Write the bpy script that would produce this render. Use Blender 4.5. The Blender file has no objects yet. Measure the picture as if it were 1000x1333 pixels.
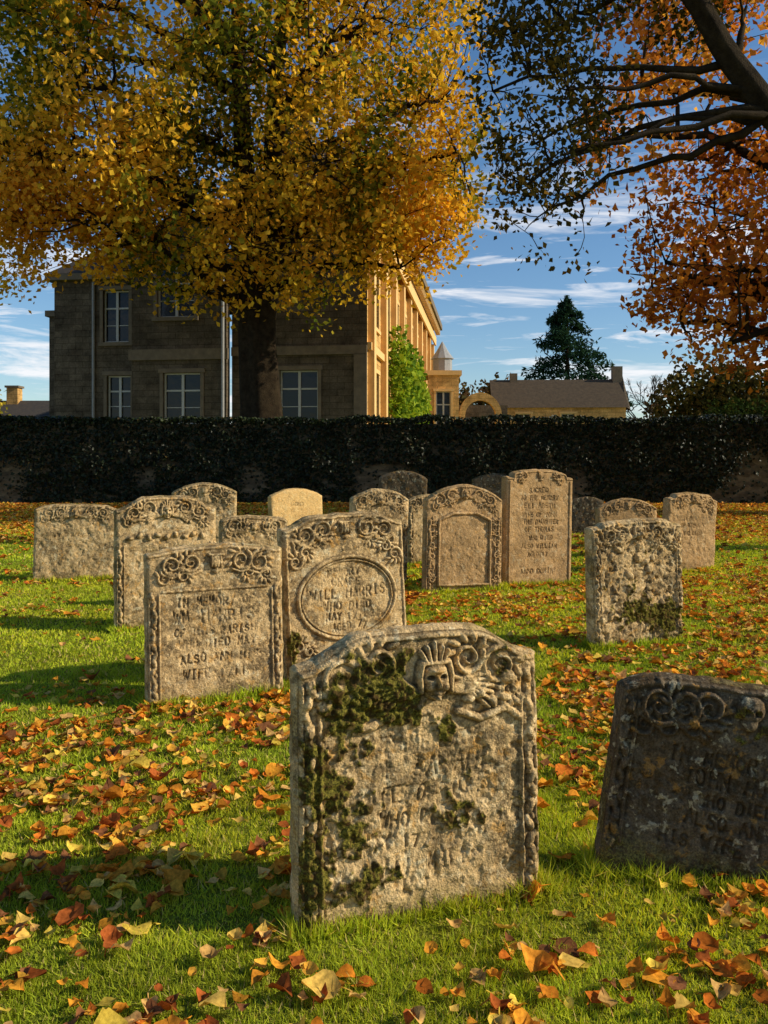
import bpy, math, numpy as np
from mathutils import Vector
rng = np.random.default_rng(11)
sc = bpy.context.scene
COL = sc.collection

# ------------------------------------------------------------------ noise
_tab = np.random.default_rng(3).random((8, 256, 256))
def vnoise(x, y, k=0):
    xi = np.floor(x).astype(int); yi = np.floor(y).astype(int)
    fx = x - xi; fy = y - yi
    fx = fx*fx*(3-2*fx); fy = fy*fy*(3-2*fy)
    t = _tab[k % 8]
    a = t[xi & 255, yi & 255]; b = t[(xi+1) & 255, yi & 255]
    c = t[xi & 255, (yi+1) & 255]; d = t[(xi+1) & 255, (yi+1) & 255]
    return (a*(1-fx)+b*fx)*(1-fy)+(c*(1-fx)+d*fx)*fy
def fbm(x, y, s, o=4, k=0):
    r = 0; amp = .5; tot = 0
    for i in range(o):
        r = r+amp*vnoise(x*s+17.3*k+i*7.7, y*s+31.1*k+i*3.3, k+i); tot += amp
        amp *= .5; s *= 2.03
    return r/tot
def sstep(a, b, x):
    t = np.clip((x-a)/(b-a), 0, 1); return t*t*(3-2*t)
def blur(A, k):
    for ax in (0, 1):
        P = np.concatenate([np.repeat(np.take(A, [0], ax), k+1, ax), A, np.repeat(np.take(A, [-1], ax), k, ax)], ax)
        c = np.cumsum(P, ax); n = A.shape[ax]
        A = (np.take(c, np.arange(2*k+1, 2*k+1+n), ax)-np.take(c, np.arange(0, n), ax))/(2*k+1)
    return A

# ------------------------------------------------------------------ mesh helpers
def empty(name, loc=(0, 0, 0), rotz=0):
    e = bpy.data.objects.new(name, None); COL.objects.link(e)
    e.location = loc; e.rotation_euler = (0, 0, rotz); e.empty_display_size = .3
    return e
def mesh_np(name, V, faces, mats, col=None, smooth=False, attrs=None, parent=None):
    me = bpy.data.meshes.new(name)
    V = np.asarray(V, dtype=np.float32)
    if not isinstance(faces, (list, tuple)): faces = [faces]
    faces = [np.asarray(f, dtype=np.int32) for f in faces if len(f)]
    loops = np.concatenate([f.ravel() for f in faces])
    sizes = np.concatenate([np.full(len(f), f.shape[1], dtype=np.int32) for f in faces])
    starts = np.concatenate([[0], np.cumsum(sizes)[:-1]]).astype(np.int32)
    me.vertices.add(len(V)); me.vertices.foreach_set('co', V.ravel())
    me.loops.add(len(loops)); me.loops.foreach_set('vertex_index', loops)
    me.polygons.add(len(sizes)); me.polygons.foreach_set('loop_start', starts)
    me.polygons.foreach_set('loop_total', sizes)
    me.polygons.foreach_set('use_smooth', np.full(len(sizes), bool(smooth)))
    me.materials.append(mats)
    if col is not None:
        a = me.color_attributes.new('Col', 'FLOAT_COLOR', 'POINT')
        c = np.ones((len(V), 4), dtype=np.float32); c[:, :3] = col
        a.data.foreach_set('color', c.ravel())
    if attrs:
        for k, v in attrs.items():
            a = me.attributes.new(k, 'FLOAT', 'POINT'); a.data.foreach_set('value', np.asarray(v, dtype=np.float32).ravel())
    me.update(calc_edges=True); me.validate()
    o = bpy.data.objects.new(name, me); COL.objects.link(o)
    if parent: o.parent = parent
    return o
def rots(n, bias=(0, 0, 0), r=rng, spread=1.0):
    nr = r.normal(size=(n, 3))*spread+np.array(bias); nr /= np.linalg.norm(nr, axis=1)[:, None]+1e-9
    t = np.cross(nr, r.normal(size=(n, 3))); t /= np.linalg.norm(t, axis=1)[:, None]+1e-9
    b = np.cross(nr, t)
    return np.stack([t, b, nr], axis=1)
def batch(T, F, P, R, S):
    T = np.asarray(T, float); n = len(P)
    V = np.einsum('nki,nij->nkj', np.broadcast_to(T[None], (n,)+T.shape)*S[:, None, None], R)+P[:, None]
    k = T.shape[0]
    out = [(np.asarray(f)[None]+(np.arange(n)*k)[:, None, None]).reshape(-1, np.asarray(f).shape[1]) for f in F]
    return V.reshape(-1, 3), out, k
LEAF4 = ([(0, -.5, 0), (.4, -.05, .1), (0, .55, 0), (-.4, -.05, .1)], [[(0, 1, 2, 3)]])

# ------------------------------------------------------------------ materials
class NT:
    def __init__(s, name):
        s.m = bpy.data.materials.new(name); s.m.use_nodes = True; s.t = s.m.node_tree
        s.t.nodes.clear(); s.out = s.n('ShaderNodeOutputMaterial')
    def n(s, t, **kw):
        x = s.t.nodes.new(t)
        for k, v in kw.items(): setattr(x, k, v)
        return x
    def l(s, a, b): s.t.links.new(a, b)
    def val(s, sock, v):
        if isinstance(v, bpy.types.NodeSocket): s.l(v, sock)
        else: sock.default_value = v
    def coord(s, kind='Object'): return s.n('ShaderNodeTexCoord').outputs[kind]
    def mapping(s, v, scale=(1, 1, 1), loc=(0, 0, 0), rot=(0, 0, 0)):
        m = s.n('ShaderNodeMapping'); s.l(v, m.inputs['Vector'])
        m.inputs['Scale'].default_value = scale; m.inputs['Location'].default_value = loc; m.inputs['Rotation'].default_value = rot
        return m.outputs[0]
    def noise(s, v, scale, detail=4, rough=.6, dist=0):
        x = s.n('ShaderNodeTexNoise'); s.l(v, x.inputs['Vector'])
        x.inputs['Scale'].default_value = scale; x.inputs['Detail'].default_value = detail
        x.inputs['Roughness'].default_value = rough; x.inputs['Distortion'].default_value = dist
        return x.outputs['Fac']
    def ramp(s, f, stops, interp='LINEAR'):
        r = s.n('ShaderNodeValToRGB'); s.l(f, r.inputs[0]); cr = r.color_ramp; cr.interpolation = interp
        while len(cr.elements) < len(stops): cr.elements.new(.5)
        for e, (p, c) in zip(cr.elements, stops):
            e.position = p; e.color = (c, c, c, 1) if isinstance(c, (int, float)) else (*c, 1)
        return r.outputs[0]
    def mix(s, f, a, b, mode='MIX'):
        x = s.n('ShaderNodeMix', data_type='RGBA', blend_type=mode)
        s.val(x.inputs[0], f)
        for i, v in ((6, a), (7, b)):
            if isinstance(v, tuple): x.inputs[i].default_value = (*v, 1) if len(v) == 3 else v
            else: s.l(v, x.inputs[i])
        return x.outputs[2]
    def math(s, op, a, b=0):
        x = s.n('ShaderNodeMath', operation=op); s.val(x.inputs[0], a); s.val(x.inputs[1], b); return x.outputs[0]
    def attr(s, name, fac=False):
        x = s.n('ShaderNodeAttribute', attribute_name=name); return x.outputs['Fac' if fac else 'Color']
    def bump(s, h, strength=.5, dist=.02, prev=None):
        b = s.n('ShaderNodeBump'); s.l(h, b.inputs['Height']); b.inputs['Strength'].default_value = strength
        b.inputs['Distance'].default_value = dist
        if prev: s.l(prev, b.inputs['Normal'])
        return b.outputs[0]
    def bsdf(s, col, rough=.9, normal=None, spec=.2):
        p = s.n('ShaderNodeBsdfPrincipled'); s.val(p.inputs['Base Color'], col if not isinstance(col, tuple) else (*col, 1))
        s.val(p.inputs['Roughness'], rough); p.inputs['Specular IOR Level'].default_value = spec
        if normal: s.l(normal, p.inputs['Normal'])
        return p
    def diff(s, col, normal=None):
        p = s.n('ShaderNodeBsdfDiffuse'); s.val(p.inputs['Color'], col if not isinstance(col, tuple) else (*col, 1))
        if normal: s.l(normal, p.inputs['Normal'])
        return p
    def fin(s, sh): s.l(sh if isinstance(sh, bpy.types.NodeSocket) else sh.outputs[0], s.out.inputs[0]); return s.m

def leaf_mat(name, trans=.4, tint=(1.2, 1.1, .6), noisy=False, gloss=0):
    t = NT(name); c = t.attr('Col')
    if noisy: c = t.mix(1.0, c, t.ramp(t.noise(t.coord('Object'), 70, 2), [(.3, .6), (.7, 1.25)]), 'MULTIPLY')
    p = t.bsdf(c, .45, None, gloss) if gloss else t.diff(c)
    if not trans: return t.fin(p)
    tr = t.n('ShaderNodeBsdfTranslucent'); t.l(t.mix(1.0, c, tint, 'MULTIPLY'), tr.inputs[0])
    m = t.n('ShaderNodeMixShader'); m.inputs[0].default_value = trans
    t.l(p.outputs[0], m.inputs[1]); t.l(tr.outputs[0], m.inputs[2])
    return t.fin(m)

def stone_mat(name, a, b, c, lich=.5, dark=.5):
    t = NT(name); v = t.coord('Object')
    oi = t.n('ShaderNodeObjectInfo'); vm = t.n('ShaderNodeVectorMath', operation='ADD'); t.l(v, vm.inputs[0]); t.l(oi.outputs['Location'], vm.inputs[1]); v = vm.outputs[0]
    n1 = t.noise(v, 5, 3, .7, .6); n2 = t.noise(v, 26, 3, .75); n3 = t.noise(v, 130, 2, .7); n4 = t.noise(v, 3.2, 4, .75, .8)
    col = t.mix(t.ramp(n1, [(.38, 0), (.62, 1)]), a, b)
    col = t.mix(t.ramp(n2, [(.52, 0), (.62, .85)]), col, c)
    dk = t.math('MULTIPLY', t.ramp(n4, [(.44, 0), (.55, 1)]), t.ramp(n2, [(.4, 0), (.52, 1)]))
    col = t.mix(t.math('MULTIPLY', dk, dark), col, (.09, .06, .03))
    n5 = t.noise(v, 15, 4, .65, .3)
    col = t.mix(t.math('MULTIPLY', t.ramp(n5, [(.59, 0), (.64, 1)]), lich), col, (.85, .72, .45))
    col = t.mix(t.math('MULTIPLY', t.ramp(n5, [(.36, 1), (.41, 0)]), lich), col, (.58, .28, .05))
    col = t.mix(1.0, col, t.ramp(n3, [(.28, .5), (.7, 1.25)]), 'MULTIPLY')
    col = t.mix(t.attr('cav', True), col, (.055, .035, .017))  # hollows darkened in colour: crevice dirt plus painted relief shade
    ms = t.attr('moss', True)
    mcol = t.mix(t.ramp(n3, [(.35, 0), (.65, 1)]), (.035, .035, .01), (.24, .2, .035))
    mcol = t.mix(t.ramp(n2, [(.46, 0), (.58, .9)]), mcol, (.07, .04, .016))
    col = t.mix(ms, col, mcol)
    bm = t.bump(t.math('ADD', n3, t.math('MULTIPLY', n2, 2.0)), .6, .008)
    return t.fin(t.diff(col, bm))
M_TAN = stone_mat('weathered_limestone', (.76, .52, .25), (.58, .39, .18), (.88, .65, .35), .5, .72)
M_GOLD = stone_mat('golden_limestone', (.84, .54, .21), (.76, .47, .18), (.87, .62, .28), .2, .15)
M_BROWN = stone_mat('brown_limestone', (.62, .38, .17), (.5, .31, .14), (.7, .45, .22), .3, .4)
M_DARK = stone_mat('darkened_limestone', (.13, .095, .06), (.18, .135, .085), (.09, .07, .05), .4, .8)  # unlit look of the right-hand stone put into a darker limestone colour

def simple(name, base, var, scale=8, rough=.9, bumpd=.01, spec=.15):
    t = NT(name); v = t.coord('Object'); n = t.noise(v, scale, 4, .7)
    n2 = t.noise(v, scale*7, 3)
    col = t.mix(t.ramp(n, [(.3, 0), (.7, 1)]), base, var)
    return t.fin(t.bsdf(col, rough, t.bump(n2, .5, bumpd), spec))
def ashlar(name, base, var, w=.7, h=.3):
    t = NT(name); v = t.coord('Object'); s = t.n('ShaderNodeSeparateXYZ'); t.l(v, s.inputs[0])
    c = t.n('ShaderNodeCombineXYZ'); t.l(t.math('ADD', s.outputs[0], s.outputs[1]), c.inputs[0]); t.l(s.outputs[2], c.inputs[1])
    b = t.n('ShaderNodeTexBrick'); t.l(c.outputs[0], b.inputs['Vector']); b.inputs['Scale'].default_value = 1
    b.inputs['Brick Width'].default_value = w; b.inputs['Row Height'].default_value = h; b.inputs['Mortar Size'].default_value = .014
    b.inputs['Color1'].default_value = (*base, 1); b.inputs['Color2'].default_value = (*var, 1)
    b.inputs['Mortar'].default_value = tuple(x*.5 for x in base)+(1,)
    n = t.noise(v, 1.2, 5, .7); n2 = t.noise(v, 12, 4, .7)
    col = t.mix(1.0, b.outputs[0], t.ramp(n, [(.35, .55), (.65, 1.2)]), 'MULTIPLY')
    col = t.mix(1.0, col, t.ramp(n2, [(.3, .7), (.7, 1.2)]), 'MULTIPLY')
    return t.fin(t.diff(col, t.bump(b.outputs['Fac'], .4, -.01)))
M_HSHADE = ashlar('house_stone_shaded', (.165, .13, .09), (.12, .095, .068))  # same stone as the side wall, with the front's shade in its colour
M_HLIT = ashlar('house_stone_lit', (.78, .47, .17), (.66, .39, .14))  # sunlit copy of the house stone, brightness put into its colour
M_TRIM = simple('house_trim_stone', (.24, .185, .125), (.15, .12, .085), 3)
M_TRIMLIT = simple('house_trim_lit', (.82, .53, .22), (.7, .43, .17), 3)  # sunlight on the side wall put into a brighter trim colour
M_SLATE = simple('roof_slate', (.05, .045, .045), (.085, .07, .055), 5)
M_TILE = simple('stone_roof_tiles', (.06, .045, .032), (.11, .08, .05), 4)
M_WHITE = simple('painted_frame', (.6, .59, .55), (.5, .49, .45), 6, .5)
M_BARK = simple('bark', (.016, .011, .007), (.05, .036, .02), 5, .95, .08, .05)
M_PIPE = simple('lead_pipe', (.36, .36, .36), (.26, .26, .26), 6, .5)
t = NT('window_glass'); M_GLASS = t.fin(t.bsdf((.01, .012, .016), .08, t.bump(t.noise(t.coord(), 2, 2), .15, .05), .3))
M_LEAF = leaf_mat('tree_leaves', .42); M_DLEAF = leaf_mat('dark_tree_leaves', .2)
M_IVY = leaf_mat('ivy_leaves', 0, gloss=.2); M_FALLEN = leaf_mat('fallen_leaf_surface', .2, (1.1, .85, .5), True)
M_GRASS = leaf_mat('grass_blades_surface', .35, (1.2, 1.15, .35))
t = NT('rubble_wall_stone'); v = t.coord(); vo = t.n('ShaderNodeTexVoronoi'); t.l(t.mapping(v, (1, 1, 2)), vo.inputs['Vector']); vo.inputs['Scale'].default_value = 3.5
sp = t.n('ShaderNodeSeparateColor'); t.l(vo.outputs['Color'], sp.inputs[0])
M_RUB = t.fin(t.diff(t.mix(t.noise(v, 6, 4), t.mix(sp.outputs[0], (.14, .1, .06), (.36, .26, .15)), (.04, .035, .025)), t.bump(vo.outputs['Distance'], .6, -.05)))

# ------------------------------------------------------------------ ground
def gz(x, y):
    x = np.asarray(x, float); y = np.asarray(y, float)
    z = .05*(fbm(x, y, .35, 3, 2)-.5)+.02*(fbm(x, y, 1.7, 2, 4)-.5)
    z = z*sstep(0, 6, y+3)
    return z+1.5*sstep(29.6, 31, y)+2.0*sstep(40, 80, y)
ys = np.concatenate([np.arange(-14, 32, .3), np.arange(32, 90, 3), [110, 160, 250, 400, 800, 1600, 3000]])
xs = np.concatenate([[-3000, -1200, -500, -250, -120, -70, -45], np.arange(-30, 30.1, .4), [45, 70, 120, 250, 500, 1200, 3000]])
X, Y = np.meshgrid(xs, ys); Z = gz(X, Y)
def gridfaces(nx, ny, off=0):
    i = np.arange(nx-1)[None]+nx*np.arange(ny-1)[:, None]+off
    return np.stack([i, i+1, i+nx+1, i+nx], -1).reshape(-1, 4)
t = NT('lawn'); v = t.coord('Object')
n1 = t.noise(v, .6, 4, .6); n2 = t.noise(v, 9, 4, .7); n3 = t.noise(v, 90, 2, .7)
c = t.mix(t.ramp(n1, [(.35, 0), (.65, 1)]), (.18, .22, .022), (.29, .29, .035))
c = t.mix(t.ramp(n2, [(.45, 0), (.7, .6)]), c, (.09, .09, .02))
c = t.mix(1.0, c, t.ramp(n3, [(.3, .4), (.7, 1.3)]), 'MULTIPLY')
M_LAWN = t.fin(t.diff(c, t.bump(n3, .8, .02)))
mesh_np('ground', np.stack([X, Y, Z], -1).reshape(-1, 3), gridfaces(len(xs), len(ys)), M_LAWN, smooth=True)

# ------------------------------------------------------------------ gravestones
FONT = {'A': [[(0, 0), (2, 6), (4, 0)], [(1, 2.2), (3, 2.2)]], 'B': [[(0, 0), (0, 6), (2.6, 6), (3.4, 5.2), (3.4, 3.9), (2.6, 3.2), (0, 3.2)], [(2.6, 3.2), (3.8, 2.4), (3.8, .9), (2.8, 0), (0, 0)]],
 'C': [[(4, 5), (3, 6), (1.2, 6), (0, 4.5), (0, 1.5), (1.2, 0), (3, 0), (4, 1)]], 'D': [[(0, 0), (0, 6), (2.2, 6), (4, 4.4), (4, 1.6), (2.2, 0), (0, 0)]],
 'E': [[(3.6, 6), (0, 6), (0, 0), (3.6, 0)], [(0, 3.1), (2.8, 3.1)]], 'F': [[(3.6, 6), (0, 6), (0, 0)], [(0, 3.1), (2.8, 3.1)]],
 'G': [[(4, 5), (3, 6), (1.2, 6), (0, 4.5), (0, 1.5), (1.2, 0), (3, 0), (4, 1), (4, 2.8), (2.6, 2.8)]], 'H': [[(0, 0), (0, 6)], [(4, 0), (4, 6)], [(0, 3.1), (4, 3.1)]],
 'I': [[(2, 0), (2, 6)], [(1.4, 0), (2.6, 0)], [(1.4, 6), (2.6, 6)]], 'L': [[(0, 6), (0, 0), (3.4, 0)]], 'M': [[(0, 0), (.4, 6), (2, 1.5), (3.6, 6), (4, 0)]],
 'N': [[(0, 0), (0, 6), (4, 0), (4, 6)]], 'O': [[(1.3, 0), (0, 1.6), (0, 4.4), (1.3, 6), (2.7, 6), (4, 4.4), (4, 1.6), (2.7, 0), (1.3, 0)]],
 'P': [[(0, 0), (0, 6), (2.7, 6), (3.7, 5.2), (3.7, 3.8), (2.7, 2.9), (0, 2.9)]], 'R': [[(0, 0), (0, 6), (2.7, 6), (3.7, 5.2), (3.7, 3.8), (2.7, 2.9), (0, 2.9)], [(1.8, 2.9), (4, 0)]],
 'S': [[(3.7, 5), (2.8, 6), (1.1, 6), (.2, 5), (.4, 3.8), (3.5, 2.4), (3.8, 1.1), (2.8, 0), (1, 0), (0, 1)]], 'T': [[(2, 0), (2, 6)], [(0, 6), (4, 6)]],
 'U': [[(0, 6), (0, 1.5), (1.2, 0), (2.8, 0), (4, 1.5), (4, 6)]], 'W': [[(-.4, 6), (1, 0), (2, 4.4), (3, 0), (4.4, 6)]], 'Y': [[(0, 6), (2, 3), (4, 6)], [(2, 3), (2, 0)]],
 '7': [[(0, 6), (4, 6), (1.4, 0)]], '1': [[(1, 5), (2, 6), (2, 0)]]}
BASES = []
class Stone:
    def __init__(s, w, hs, rise, style, res, th, seed):
        s.w, s.hs, s.rise, s.style, s.th, s.seed, s.res = w, hs, rise, style, th, seed, res
        s.nx = int(w/res); s.nz = int((hs+rise)/res); s.u = np.linspace(-w/2, w/2, s.nx); s.top = s.topf(s.u)
        s.V = np.linspace(0, 1, s.nz)[:, None]; s.b = -.08
        s.Z = s.b+s.V*(s.top[None]-s.b); s.U = np.broadcast_to(s.u[None], s.Z.shape).copy()
        s.R = np.zeros_like(s.Z); s.E = np.zeros_like(s.Z); s.moss = np.zeros_like(s.Z); s.keep = np.zeros_like(s.Z); s.r = np.random.default_rng(seed)
    def topf(s, u):
        t = np.abs(u/(s.w/2)); hs, r = s.hs, s.rise
        if s.style == 'arch': z = hs+r*(1-t**2)
        elif s.style == 'ogee': z = hs+r*.75*sstep(0, .5, 1-t-.05)+r*.25*(1-t**2)
        elif s.style == 'shoulder': z = hs+r*np.where(t < .8, .35+.65*np.sqrt(np.clip(1-(t/.8)**2, 0, 1)), 0)
        elif s.style == 'soft': z = hs+r*(1-t**4)
        else: z = hs+r*(1-t**2)*.5+r*.5*sstep(.2, .3, 1-t)
        return z+.02*(fbm(u+s.seed, u*0+s.seed, 9, 4, s.seed)-.5)
    def _box(s, x0, x1, z0, z1):
        i0 = max(0, int((x0+s.w/2)/s.w*(s.nx-1))-1); i1 = min(s.nx, int((x1+s.w/2)/s.w*(s.nx-1))+2)
        tm, tn = s.top.max()-s.b, s.top.min()-s.b
        j0 = max(0, int((z0-s.b)/tm*(s.nz-1))-1); j1 = min(s.nz, int((z1-s.b)/tn*(s.nz-1))+2)
        return slice(j0, max(j0, j1)), slice(i0, max(i0, i1))
    def stroke(s, pts, r, h, cut=False, taper=False):
        A = s.E if cut else s.R; n = len(pts)-1
        for k in range(n):
            (ax, az), (bx, bz) = pts[k], pts[k+1]
            rr = r*(1-.75*k/n) if taper else r
            b = s._box(min(ax, bx)-rr, max(ax, bx)+rr, min(az, bz)-rr, max(az, bz)+rr)
            U = s.U[b]; Z = s.Z[b]
            if U.size == 0: continue
            dx, dz = bx-ax, bz-az; L = dx*dx+dz*dz+1e-12
            t = np.clip(((U-ax)*dx+(Z-az)*dz)/L, 0, 1); d = np.hypot(U-ax-t*dx, Z-az-t*dz)/rr
            A[b] = np.maximum(A[b], h*np.sqrt(np.clip(1-d*d, 0, 1)))
    def blob(s, cx, cz, rx, rz, h, ang=0, cut=False):
        m = max(rx, rz); b = s._box(cx-m, cx+m, cz-m, cz+m); U = s.U[b]-cx; Z = s.Z[b]-cz
        if U.size == 0: return
        A = s.E if cut else s.R
        c, q = math.cos(ang), math.sin(ang); a = (U*c+Z*q)/rx; d = (-U*q+Z*c)/rz
        A[b] = np.maximum(A[b], h*np.sqrt(np.clip(1-a*a-d*d, 0, 1)))
    def spiral(s, cx, cz, r, turns, st, d, rad=.011, h=.018):
        t = np.linspace(0, 1, 34); R = r*(1-t)**.8+.004; a = st+d*turns*2*np.pi*t
        s.stroke(list(zip(cx+R*np.cos(a), cz+R*np.sin(a))), rad, h, taper=True)
        for q in range(5):
            aa = st-d*(.25+q*.55); ex, ez = cx+r*math.cos(aa), cz+r*math.sin(aa)
            s.blob(ex+.018*math.cos(aa-d*.6), ez+.018*math.sin(aa-d*.6), .025, .011, h*.9, aa-d*.6)
    def text(s, line, cz, hgt, dep=.004, width=None, r=.004):
        adv = hgt*.82; tot = adv*len(line)
        if width and tot > width: adv *= width/tot; tot = width
        x = -tot/2+s.r.normal(0, .012)
        for ch in line:
            if ch in FONT:
                j = s.r.normal(0, .003); sk = s.r.normal(.03, .06); sz = s.r.uniform(.86, 1.1)
                for pl in FONT[ch]:
                    s.stroke([(x+px/4*adv*.66+sk*pz/6*hgt, cz+j+pz/6*hgt*sz) for px, pz in pl], r*s.r.uniform(.85, 1.15), dep*s.r.uniform(.65, 1.05), True)
            x += adv*s.r.uniform(.93, 1.07)
    def columns(s, z0, z1, inset=.035, step=.05):
        for sg in (-1, 1):
            x = sg*(s.w/2-inset); z = z0; k = 0
            while z < z1:
                s.blob(x+.009*math.sin(k*1.3), z, .015, .03, .018, sg*.35*(-1)**k)
                s.blob(x-.012*math.cos(k), z+.02, .010, .012, .014); z += step*s.r.uniform(.85, 1.15); k += 1
            s.stroke([(sg*(s.w/2-inset*2), z0), (sg*(s.w/2-inset*2), z1)], .007, .012)
            s.stroke([(sg*(s.w/2-.010), z0), (sg*(s.w/2-.010), z1)], .008, .012)
    def topband(s, depth, motif, n=2):
        span = s.w/2-.06; r = min(.062, depth*.34)
        for sg in (-1, 1):
            for k in range(n):
                cx = sg*(.1+(span-.13)*(k+.5)/n); tz = float(s.topf(np.array([cx]))[0]); cz = tz-r*1.5
                rk = r*s.r.uniform(.85, 1.1)
                s.spiral(cx, cz, rk, 1.6, math.pi*.5*(1-sg)+.8*k+s.seed*.3, sg*(-1)**(k+s.seed))
                s.spiral(cx+sg*.045, cz-r*1.3, r*.55, 1.2, 2+k, -sg, .008, .014)
                s.stroke([(cx-sg*r, cz-r*.9), (cx, cz-r*1.25), (cx+sg*r, cz-r*.8)], .009, .014)
            ed = [(sg*x, float(s.topf(np.array([sg*x]))[0])-.014) for x in np.linspace(0, s.w/2-.012, 24)]
            s.stroke(ed, .009, .012)
        c = float(s.topf(np.array([0.]))[0])-depth*.45
        if motif == 'cherub': s.cherub(0, c, 1.0)
        elif motif == 'urn':
            s.blob(0, c, .04, .045, .024); s.blob(0, c-.06, .03, .012, .018); s.stroke([(-.045, c+.04), (.045, c+.04)], .009, .02); s.stroke([(0, c-.02), (0, c-.07)], .01, .016)
            for q in range(4): s.stroke([(-.03+.02*q, c-.035), (-.03+.02*q, c+.03)], .004, .028)
        elif motif == 'skull':
            s.blob(0, c+.01, .05, .05, .03); s.blob(0, c-.04, .03, .03, .022)
            s.stroke([(-.018, c), (-.02, c)], .012, .02, True); s.stroke([(.018, c), (.02, c)], .012, .02, True)
    def cherub(s, x, c, m):
        s.keep = np.maximum(s.keep, np.exp(-(((s.U-x)/(.09*m))**4+((s.Z-c)/(.11*m))**4)))
        for sg in (-1, 1):
            for q in range(6):
                a = .75-.2*q; s.stroke([(x+sg*.05*m, c-.035*m), (x+sg*(.06+.06*math.cos(a))*m, c-.035*m+.05*m*math.sin(a)), (x+sg*(.06+.13*math.cos(a-.3))*m, c-.05*m+.1*m*math.sin(a-.2))], .011*m, .015*m, taper=True)
        for q in range(5):
            a = -.8+.4*q; s.stroke([(x+.035*m*math.sin(a), c+.05*m), (x+.06*m*math.sin(a), c+.105*m-.012*m*abs(q-2))], .007*m, .02*m)
        s.stroke([(x-.045*m, c+.05*m), (x+.045*m, c+.05*m)], .008*m, .024*m)
        s.blob(x, c, .045*m, .06*m, .034*m); s.blob(x-.022*m, c-.016*m, .017*m, .019*m, .04*m); s.blob(x+.022*m, c-.016*m, .017*m, .019*m, .04*m)
        s.blob(x, c+.03*m, .036*m, .014*m, .040*m); s.blob(x, c-.006*m, .009*m, .024*m, .052*m); s.blob(x, c-.035*m, .016*m, .006*m, .042*m); s.blob(x, c-.049*m, .012*m, .009*m, .042*m)
        for sg in (-1, 1): s.blob(x+sg*.018*m, c+.010*m, .013*m, .008*m, .018*m, 0, True)
        s.stroke([(x-.014*m, c-.041*m), (x+.014*m, c-.041*m)], .003*m, .012*m, True)
        for sg in (-1, 1): s.stroke([(x+sg*.044*m, c+.045*m), (x+sg*.05*m, c+.01*m), (x+sg*.045*m, c-.03*m)], .010*m, .026*m)
    def ellipse(s, cx, cz, rx, rz, rad, h):
        a = np.linspace(0, 2*np.pi, 60); s.stroke(list(zip(cx+rx*np.cos(a), cz+rz*np.sin(a))), rad, h)
    def build(s, name, loc, yaw, roll=0, pitch=0, mat=None, erode=.5, rough=1.0, mossamt=0, wear=.5):
        U, Z = s.U, s.Z; k = s.seed; kp = 1-s.keep*.55
        er = 1-erode*kp*sstep(.45, .7, fbm(U+k, Z, 5, 4, k))
        te = 1-wear*kp*sstep(.4, .6, fbm(U-k, Z, 7, 4, k+1))
        H = s.R*er*1.2 - s.E*te*1.3
        H += rough*(.022*(fbm(U+k*3, Z, 3.5, 5, k)-.5)+kp*(.012*(fbm(U, Z+k, 17, 4, k+2)-.5)+.005*(fbm(U, Z+k, 60, 2, k+4)-.5)))
        H -= rough*kp*.007*sstep(.59, .67, fbm(U+2*k, Z, 9, 5, k+3))
        H -= rough*kp*.004*sstep(.61, .71, fbm(U+5*k, Z, 30, 3, k+6))
        de = np.minimum(s.w/2-np.abs(U), s.top[None]-Z); chip = .3+2.4*fbm(U+k, Z-k, 14, 3, k+5)**1.3
        H -= .018*np.exp(-de/(.010*chip+.002))
        cav = np.clip((blur(H, max(1, int(.014/s.res)))-H)/.007, 0, 1)*.78  # mask for crevice dirt and painted shade in recesses and cut letters
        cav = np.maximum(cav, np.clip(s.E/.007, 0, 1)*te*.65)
        if mossamt > 0:
            mn = .55*fbm(U+9*k, Z, 8, 4, k+1)+.45*fbm(U+3*k, Z, 34, 4, k+2); m = sstep(.68, .74, mn*.95+np.clip(s.moss, 0, 1.1)*.34+.01*mossamt-.1*s.keep)
            H += m*(.002+.026*np.clip(fbm(U, Z, 60, 3, k)-.25, 0, 1))
        else: m = np.zeros_like(Z)+.0
        foot = sstep(.12, -.02, Z+.08*(fbm(U+k, Z, 12, 3, 2)-.5)); m = np.maximum(m, .75*foot)
        nx, nz = s.nx, s.nz; N = nx*nz
        F = np.stack([U, -s.th/2-H, Z], -1).reshape(-1, 3)
        Hb = .02*(fbm(U+k*5, Z, 4, 4, k)-.5)
        Bk = np.stack([U, s.th/2+Hb, Z], -1).reshape(-1, 3)
        gf = gridfaces(nx, nz); gb = gridfaces(nx, nz, N)[:, ::-1]
        bi = np.concatenate([np.arange(nz)*nx, (nz-1)*nx+np.arange(1, nx), (np.arange(nz-2, -1, -1))*nx+nx-1])
        L = len(bi); rows = []
        pf, pb = F[bi], Bk[bi]; K = 6
        outd = np.zeros((L, 3)); outd[:nz, 0] = -1; outd[nz:nz+nx-2, 2] = 1; outd[nz+nx-2:, 0] = 1
        for q in range(K):
            f = q/(K-1); p = pf*(1-f)+pb*f; cc = p[:, 2]*1.0+p[:, 0]
            bulge = (0 if q in (0, K-1) else .006+.016*(fbm(cc+k, cc*0+q*.4, 14, 4, k)-.3))
            rows.append(p+outd*np.reshape(bulge, (-1, 1)))
        S = np.concatenate(rows); gs = gridfaces(L, K, 2*N)[:, ::-1]
        mi = m.ravel(); tm = .35*(fbm(S[:, 0]*1+k, S[:, 2], 7, 3, k) > .55)
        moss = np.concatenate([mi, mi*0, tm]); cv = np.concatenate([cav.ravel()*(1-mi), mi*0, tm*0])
        o = mesh_np(name, np.concatenate([F, Bk, S]), [gf, gb, gs], mat, attrs={'moss': moss, 'cav': cv}, smooth=True)
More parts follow.
